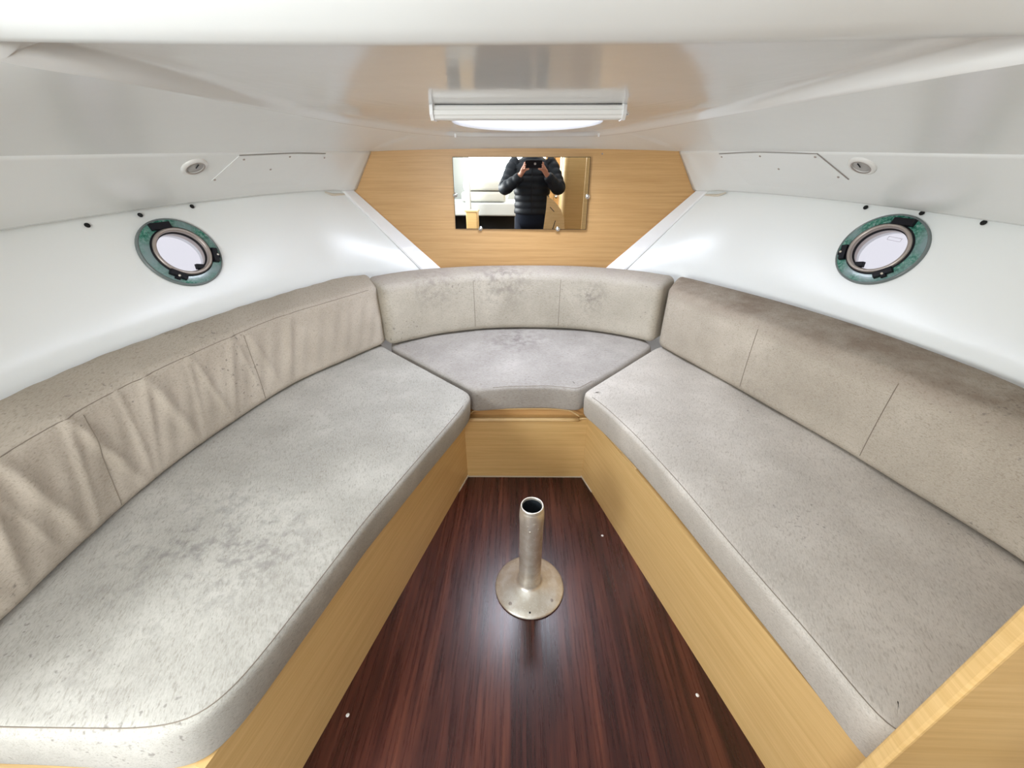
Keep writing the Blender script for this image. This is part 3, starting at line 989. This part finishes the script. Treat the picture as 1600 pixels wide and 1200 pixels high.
t = thing('bench_base', 'small light oak bench front across the bow with a raised rail', 'bench', (.02, 1.33, 0))
MB().prism([(-.232, 1.328, 0), (.274, 1.337, 0), (.274, 1.355, 0), (-.232, 1.346, 0)], (0, 0, .300)).build('front_panel', M_oak2, t)
pts = [(-.212, 1.322, .302), (.0, 1.326, .303), (.235, 1.331, .304)]
MB().tube([Vector(p) for p in crv(pts, 12)], .0085, 10).build('rail', M_oak_edge, t, True)
MB().prism([(-.23, 1.362, .300), (.27, 1.370, .300), (.27, 1.385, .300), (-.23, 1.377, .300)], (0, 0, .045)).build('recess_board', M_oak, t)
MB().prism([(-.232, 1.33, .296), (.274, 1.34, .296), (.60, 1.71, .296), (-.58, 1.66, .296)], (0, 0, .006)).build('seat_board', M_oak2, t)
pts = [(-.218, 1.325, .306), (-.200, 1.332, .326), (-.175, 1.338, .337), (-.05, 1.345, .341), (.10, 1.350, .341), (.185, 1.346, .339), (.214, 1.340, .330), (.236, 1.333, .318)]
MB().tube([Vector(p) for p in crv(pts, 50)], .0035, 8).build('lip', M_oak_edge, t, True)
MB().prism([(-.228, 1.3265, 0), (.272, 1.3355, 0), (.272, 1.330, 0), (-.228, 1.321, 0)], (0, 0, .003)).build('sealant_bead', M_sealant, t)

# ------------------------------------------------------------------ table pedestal
pc = Vector((.036, .812, 0))
t = thing('table_pedestal', 'aluminium table pedestal, an open tube on a round base, mid floor', 'table leg', pc)
MB().lathe([(.0, .001), (.108, .001), (.1105, .0025), (.1105, .005), (.106, .0085), (.085, .015), (.062, .023), (.045, .032), (.039, .036), (.0365, .045)], pc, (0, 0, 1), 72).build('base_plate', M_alu, t, True)
MB().lathe([(.0365, .030), (.0362, .045), (.0345, .055), (.0345, .27), (.0352, .30), (.036, .318), (.0355, .333), (.0342, .350), (.0332, .352)], pc, (0, 0, 1), 56).build('tube', M_alu, t, True)
MB().lathe([(.0332, .335), (.0325, .360), (.0318, .3625), (.0290, .3625), (.0282, .360), (.0280, .05)], pc, (0, 0, 1), 48).build('collar', M_alu, t, True)
MB().lathe([(.0278, .355), (.0276, .06), (0, .06)], pc, (0, 0, 1), 32).build('socket_lining', pm('dark_socket', (.02, .025, .03, 1), .4)[0], t, True)
for k, (x, y, rr) in enumerate(((-.060, -.068, .0055), (.068, -.055, .005), (.0, -.094, .003))):
    r_ = math.hypot(x, y); hz_ = float(np.interp(r_, [.062, .085, .106], [.023, .015, .0085]))
    o_ = pc + Vector((x, y, hz_ - .001)); ax = Vector((x / r_ * .34, y / r_ * .34, 1)).normalized()
    sc = MB().lathe([(rr, 0), (rr, .0012), (rr * .6, .0016), (0, .001)], o_, ax, 14).build('screw', M_ring if k < 2 else M_dark, t, True)
# rough worn spots near the tube's top
for (a, z, s) in ((-1.9, .312, .007), (-1.35, .322, .008), (-2.5, .325, .005), (-1.0, .300, .005), (-1.7, .292, .004)):
    p = pc + Vector((math.cos(a) * .0345, math.sin(a) * .0345, z)); nrm = Vector((math.cos(a), math.sin(a), 0))
    MB().lathe([(0, .0018), (s * .6, .0014), (s, -.0006)], p, nrm, 10).build('burr', M_alu, t, True)

# ------------------------------------------------------------------ doorway partition (right foreground)
t = thing('wooden_partition', 'light oak doorway partition cutting off the lower right corner', 'partition', (.476, .24, -.2))
bevel(MB().box((.476, .222, -.2), (1.34, .240, 1.30)).build('panel', M_oak2, t), .004, 3)

t = thing('wooden_partition', 'unseen oak panel added left of the doorway to shade the left seat', 'partition', (-.84, .20, -.2))  # added out of view to keep light off the left seat
bevel(MB().box((-1.34, .205, -.2), (-1.04, .223, 1.30)).build('panel', M_oak2, t), .004, 3)

# ------------------------------------------------------------------ saloon behind the camera (seen in the mirror)
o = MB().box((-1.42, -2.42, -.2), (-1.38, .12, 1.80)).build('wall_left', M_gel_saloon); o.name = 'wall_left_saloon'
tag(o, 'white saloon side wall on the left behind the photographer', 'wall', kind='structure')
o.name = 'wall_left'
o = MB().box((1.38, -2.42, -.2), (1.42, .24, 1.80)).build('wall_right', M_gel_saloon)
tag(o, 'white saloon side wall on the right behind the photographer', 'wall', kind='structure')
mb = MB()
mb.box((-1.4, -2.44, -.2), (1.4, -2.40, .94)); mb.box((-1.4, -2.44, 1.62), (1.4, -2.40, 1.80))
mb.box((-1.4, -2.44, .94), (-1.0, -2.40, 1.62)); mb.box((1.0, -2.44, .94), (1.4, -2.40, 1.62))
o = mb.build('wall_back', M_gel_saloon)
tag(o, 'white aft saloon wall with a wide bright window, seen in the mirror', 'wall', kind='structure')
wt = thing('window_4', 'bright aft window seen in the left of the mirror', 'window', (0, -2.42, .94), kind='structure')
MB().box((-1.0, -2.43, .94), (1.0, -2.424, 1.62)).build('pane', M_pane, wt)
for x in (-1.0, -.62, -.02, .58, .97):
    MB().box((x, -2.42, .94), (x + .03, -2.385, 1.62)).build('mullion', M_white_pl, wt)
# saloon roof, its opening added for the fill lamp
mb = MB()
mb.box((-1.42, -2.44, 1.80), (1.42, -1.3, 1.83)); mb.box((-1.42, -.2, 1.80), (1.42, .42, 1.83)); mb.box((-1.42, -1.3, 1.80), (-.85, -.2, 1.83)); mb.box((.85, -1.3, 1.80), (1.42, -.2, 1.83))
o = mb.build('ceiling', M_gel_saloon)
tag(o, 'white saloon roof with an opening added for a fill lamp behind the photographer', 'ceiling', kind='structure')

# white bench and its cushions, left of the photographer in the mirror
t = thing('saloon_bench', 'white moulded saloon bench seen at the left of the mirror', 'bench', (-.8, -1.75, -.2))
bevel(MB().box((-1.36, -2.1, .60), (-.20, -1.45, .76)).build('seat_slab', M_gel_saloon, t), .02, 3)
MB().box((-1.36, -2.08, -.2), (-.26, -1.75, .60)).build('under_bench_shade', M_dark, t)  # near-black box stands in for the shade beneath the bench
for k, (z, x1, lb) in enumerate(((.765, -.36, 'lower white cushion stacked on the saloon bench, in the mirror'), (.90, -.30, 'upper white cushion stacked on the saloon bench, in the mirror'))):
    o = MB().box((-.95 + .03 * k, -2.0, z), (x1, -1.5, z + .125)).build('loose_cushion', pm(f'white_vinyl_{k}', (.50, .50, .46, 1), .5)[0], None)
    bevel(o, .035, 4); o.data.polygons.foreach_set('use_smooth', [True] * len(o.data.polygons))
    tag(o, lb, 'cushion', 'white cushions stacked on the saloon bench')
t = thing('door_post', 'white post at the left edge of the mirror reflection', 'post', (-.80, -1.2, -.2))
bevel(MB().box((-.84, -1.23, -.2), (-.775, -1.17, 1.80)).build('upright', M_gel_saloon, t), .01, 3)
t = thing('wooden_step', 'small oak locker low in the left corner of the mirror reflection', 'locker', (-.70, -1.0, -.2))
bevel(MB().box((-.80, -1.08, -.2), (-.665, -.93, .70)).build('body', M_oak2, t), .008, 2)
MB().box((-.81, -1.09, .70), (-.655, -.92, .715)).build('top', M_oak_edge, t)

# wardrobe with rounded corner, right of the photographer
t = thing('wardrobe', 'tall oak wardrobe with a rounded corner filling the right of the mirror reflection', 'wardrobe', (.7, -.6, -.2))
pl = [(1.34, -.52), (.37, -.52)] + [(.37 - .05 * math.sin(a), -.57 + .05 * math.cos(a)) for a in np.linspace(.2, math.pi / 2, 8)] + [(.32, -1.1), (1.34, -1.1)]
MB().prism([Vector((x, y, -.2)) for x, y in pl], (0, 0, 1.98)).build('body', M_oak2, t)
t2 = thing('saloon_door', 'oak saloon door with a silver latch behind the photographer, in the mirror', 'door', (.25, -1.15, -.2))
MB().box((.14, -1.16, -.2), (.315, -1.13, 1.78)).build('leaf', M_oak, t2)
MB().box((.250, -1.131, -.2), (.2535, -1.127, 1.78)).build('joint', M_dark, t2)
MB().lathe([(.022, 0), (.022, .008), (.012, .014), (.012, .03), (.018, .034), (0, .038)], (.285, -1.13, .86), (0, 1, 0), 20).build('latch', M_chrome, t2, True)

# folded leaf with slots
t = thing('folded_table_leaf', 'curved oak table leaf with two dark slots propped beside the photographer', 'table leaf', (.24, -.16, -.2))
pl = [(.13, -.2), (.13, .62), (.15, .80), (.155, .93), (.17, .915), (.20, .90), (.25, .86), (.30, .80), (.335, .72), (.35, .62), (.35, -.2)]
MB().prism([Vector((x, -.17, z)) for x, z in pl], (0, .022, 0)).build('board', M_oak_edge, t)
for q in ([(.19, .83), (.235, .785), (.231, .78), (.187, .823)], [(.215, .60), (.245, .70), (.252, .70), (.225, .60)]):
    MB().prism([Vector((x, -.149, z)) for x, z in q], (0, .002, 0)).build('slot', M_dark, t)

# ------------------------------------------------------------------ photographer
SK = pm('skin', srgb(206, 150, 128), .5)[0]
JK, nt, b = pm('navy_quilted_nylon', (.007, .011, .019, 1), .5, spec=.35)
TR = pm('dark_denim', (.008, .012, .024, 1), .8, spec=.2)[0]
HAIR = pm('brown_hair', (.05, .03, .02, 1), .7)[0]
PX, PY = .0, -.40
person = thing('person', 'person in a dark navy quilted jacket holding up a phone, seen in the mirror', 'person', (PX, PY, -.2))


def ell(cx, cy, z, a, b_, n=28, tilt=0):
    return [Vector((cx + a * math.cos(2 * math.pi * k / n), cy + b_ * math.sin(2 * math.pi * k / n), z)) for k in range(n)]


def skin_obj(name, pts, edges, rad, mat, parent, root=0, lv=2):
    me = bpy.data.meshes.new(name)
    org = parent.location
    me.from_pydata([tuple(Vector(p) - org) for p in pts], edges, [])
    o = bpy.data.objects.new(name, me); COL.objects.link(o)
    sk = o.modifiers.new('skin', 'SKIN'); sb = o.modifiers.new('sub', 'SUBSURF'); sb.levels = lv; sb.render_levels = lv
    for i, v in enumerate(me.skin_vertices[0].data):
        r_ = rad[i]; v.radius = (r_, r_) if not hasattr(r_, '__len__') else r_
        v.use_root = i == root
    bpy.context.view_layer.update()
    m2 = bpy.data.meshes.new_from_object(o.evaluated_get(bpy.context.evaluated_depsgraph_get()))
    o.modifiers.clear(); o.data = m2
    m2.polygons.foreach_set('use_smooth', [True] * len(m2.polygons))
    m2.materials.clear(); m2.materials.append(mat)
    o.parent = parent
    return o


PHX = .018
pts = [(0, PY, .74), (0, PY, .92), (0, PY, 1.12), (0, PY + .01, 1.21), (0, PY + .02, 1.30), (0, PY + .03, 1.36), (0, PY + .03, 1.45), (0, PY + .03, 1.54)]
rad = [(.14, .11), (.12, .095), (.145, .10), (.07, .07), (.055, .055), (.065, .075), (.078, .095), (.062, .075)]
edges = [(i, i + 1) for i in range(7)]
for s in (-1, 1):
    i0 = len(pts)
    pts += [(s * .16, PY, 1.185), (s * .275, PY + .15, .99), (PHX + s * .125, -.11, 1.115), (PHX + s * .100, -.065, 1.150), (PHX + s * .094, -.040, 1.168)]
    rad += [.055, .042, .026, (.030, .020), (.028, .014)]
    edges += [(2, i0), (i0, i0 + 1), (i0 + 1, i0 + 2), (i0 + 2, i0 + 3), (i0 + 3, i0 + 4)]
    # four fingers curling round the phone's end and a thumb below
    for q, (dx, z1, ln) in enumerate(((.086, 1.214, 1.0), (.090, 1.198, 1.0), (.092, 1.182, .9), (.090, 1.168, .75))):
        j = len(pts)
        pts += [(PHX + s * dx, -.028, z1 - .004), (PHX + s * (dx - .004), -.010, z1 + .002), (PHX + s * (dx - .018 * ln), -.001 + (1.2 - z1) * .35 - .002, z1 + .002)]
        rad += [.0085, .0078, .0062]
        edges += [(i0 + 4, j), (j, j + 1), (j + 1, j + 2)]
    j = len(pts)
    pts += [(PHX + s * .078, -.050, 1.158), (PHX + s * .060, -.034, 1.160), (PHX + s * .042, -.022, 1.166)]
    rad += [.011, .0095, .0075]
    edges += [(i0 + 3, j), (j, j + 1), (j + 1, j + 2)]
    k0 = len(pts)
    pts += [(s * .09, PY, .66), (s * .10, PY + .01, .28), (s * .10, PY, -.10), (s * .11, PY + .03, -.155), (s * .12, PY + .15, -.175)]
    rad += [.08, .055, .038, .04, (.04, .022)]
    edges += [(0, k0), (k0, k0 + 1), (k0 + 1, k0 + 2), (k0 + 2, k0 + 3), (k0 + 3, k0 + 4)]
body = skin_obj('body', pts, edges, rad, SK, person)
# face features
hd = Vector((0, PY + .03, 1.46))
MB().lathe([(0, .022), (.008, .016), (.014, .004), (.016, -.01)], hd + Vector((0, .090, -.005)), (0, 1, -.35), 12).build('nose', SK, person, True)
for s in (-1, 1):
    MB().lathe([(0, .010), (.007, .007), (.010, 0)], hd + Vector((s * .032, .082, .012)), (0, 1, 0), 14).build('eye', pm('eye_white', (.8, .8, .8, 1), .2)[0], person, True)
    MB().lathe([(0, .004), (.02, .003), (.028, -.004)], hd + Vector((s * .078, .0, -.005)), (s, 0, 0), 14).build('ear', SK, person, True)
MB().tube([hd + Vector((-.022, .088, -.040)), hd + Vector((0, .095, -.042)), hd + Vector((.022, .088, -.040))], .005, 8).build('mouth', pm('lips', srgb(170, 100, 92), .5)[0], person, True)
MB().lathe([(.090, -.02), (.094, .02), (.088, .06), (.066, .095), (.03, .112), (0, .116)], hd + Vector((0, -.012, .01)), (0, -.15, 1), 24).build('hair', HAIR, person, True)
# jacket: quilted torso and sleeves
rings = []
for i in range(61):
    z = .735 + (1.285 - .735) * i / 60
    f = (z - .735) / .55
    a = float(np.interp(f, [0, .25, .6, .8, .9, .96, 1], [.185, .178, .200, .215, .17, .10, .075])); b_ = float(np.interp(f, [0, .25, .7, .85, 1], [.135, .13, .145, .115, .072]))
    pf = abs(math.sin(math.pi * f * 9.0)) ** .5
    a += .010 * pf - .006; b_ += .012 * pf - .006
    if i == 0: a -= .02; b_ -= .02
    rings.append(ell(0, PY + .01 * f, z, a, b_, 36))
jm = MB().loft(rings, True)
for s in (-1, 1):
    P3 = crv([(s * .13, PY, 1.215), (s * .185, PY + .01, 1.175), (s * .235, PY + .08, 1.075), (s * .272, PY + .16, .995), (s * .235, -.19, 1.01), (PHX + s * .16, -.135, 1.075), (PHX + s * .132, -.115, 1.105)], 54)
    rr = [float(np.interp(k / 53, [0, .2, .5, .7, 1], [.085, .078, .066, .060, .042])) + .008 * (abs(math.sin(math.pi * k / 53 * 8)) ** .5) - .004 for k in range(54)]
    jm.tube([Vector(p) for p in P3], rr, 20)
jm.build('jacket', JK, person, True)
MB().box((-.004, PY + .13, .75), (.004, PY + .166, 1.20)).build('zip', M_black, person)
tm = MB()
rings = [ell(0, PY, z, a, b_, 28) for z, a, b_ in ((.80, .165, .118), (.74, .172, .125), (.66, .175, .125), (.60, .17, .115))]
tm.loft(rings)
for s in (-1, 1):
    tm.tube([(s * .088, PY, .70), (s * .095, PY + .005, .50), (s * .10, PY + .012, .28), (s * .10, PY, .05), (s * .105, PY, -.12)], [.092, .085, .068, .058, .052], 22)
tm.build('trousers', TR, person, True)
for s in (-1, 1):
    MB().tube([(s * .108, PY - .06, -.165), (s * .11, PY + .03, -.155), (s * .12, PY + .12, -.168), (s * .125, PY + .19, -.176)], [.034, .045, .040, .022], 16, squash=.75).build('shoe', M_black, person, True)

# phone, held landscape right behind the lens; its plane faces the way the camera looks
ph = thing('phone', 'black phone held sideways in both hands, seen in the mirror', 'phone', (PHX, -.02, 1.19))
R_ = Matrix.Rotation(YAW, 4, 'Z') @ Matrix.Rotation(-PITCH, 4, 'X')
mb = MB()
cs = []
hw, hh, rc = .079, .037, .010
for (cx, cz, a0) in ((hw - rc, hh - rc, 0), (-hw + rc, hh - rc, 90), (-hw + rc, -hh + rc, 180), (hw - rc, -hh + rc, 270)):
    for k in range(6):
        a = math.radians(a0 + 18 * k); cs.append((cx + rc * math.cos(a), cz + rc * math.sin(a)))
lo = [CAM + R_ @ Vector((PHX + x, -.0055, z)) for x, z in cs]; hi = [CAM + R_ @ Vector((PHX + x, -.0135, z)) for x, z in cs]
MB().loft([lo, hi]).build('case', M_black, ph)
MB().lathe([(.011, 0), (.011, .0018), (.009, .0020), (.009, .0012), (0, .0012)], CAM + R_ @ Vector((.030, -.0055, .004)), R_ @ Vector((0, 1, 0)), 24).build('camera_lens', M_lens, ph, True)
scr = [CAM + R_ @ Vector((PHX + x * .93, -.0136, z * .9)) for x, z in cs]
MB().prism(scr, R_ @ Vector((0, -.0004, 0))).build('screen', pm('phone_screen', (.03, .03, .035, 1), .1)[0], ph)
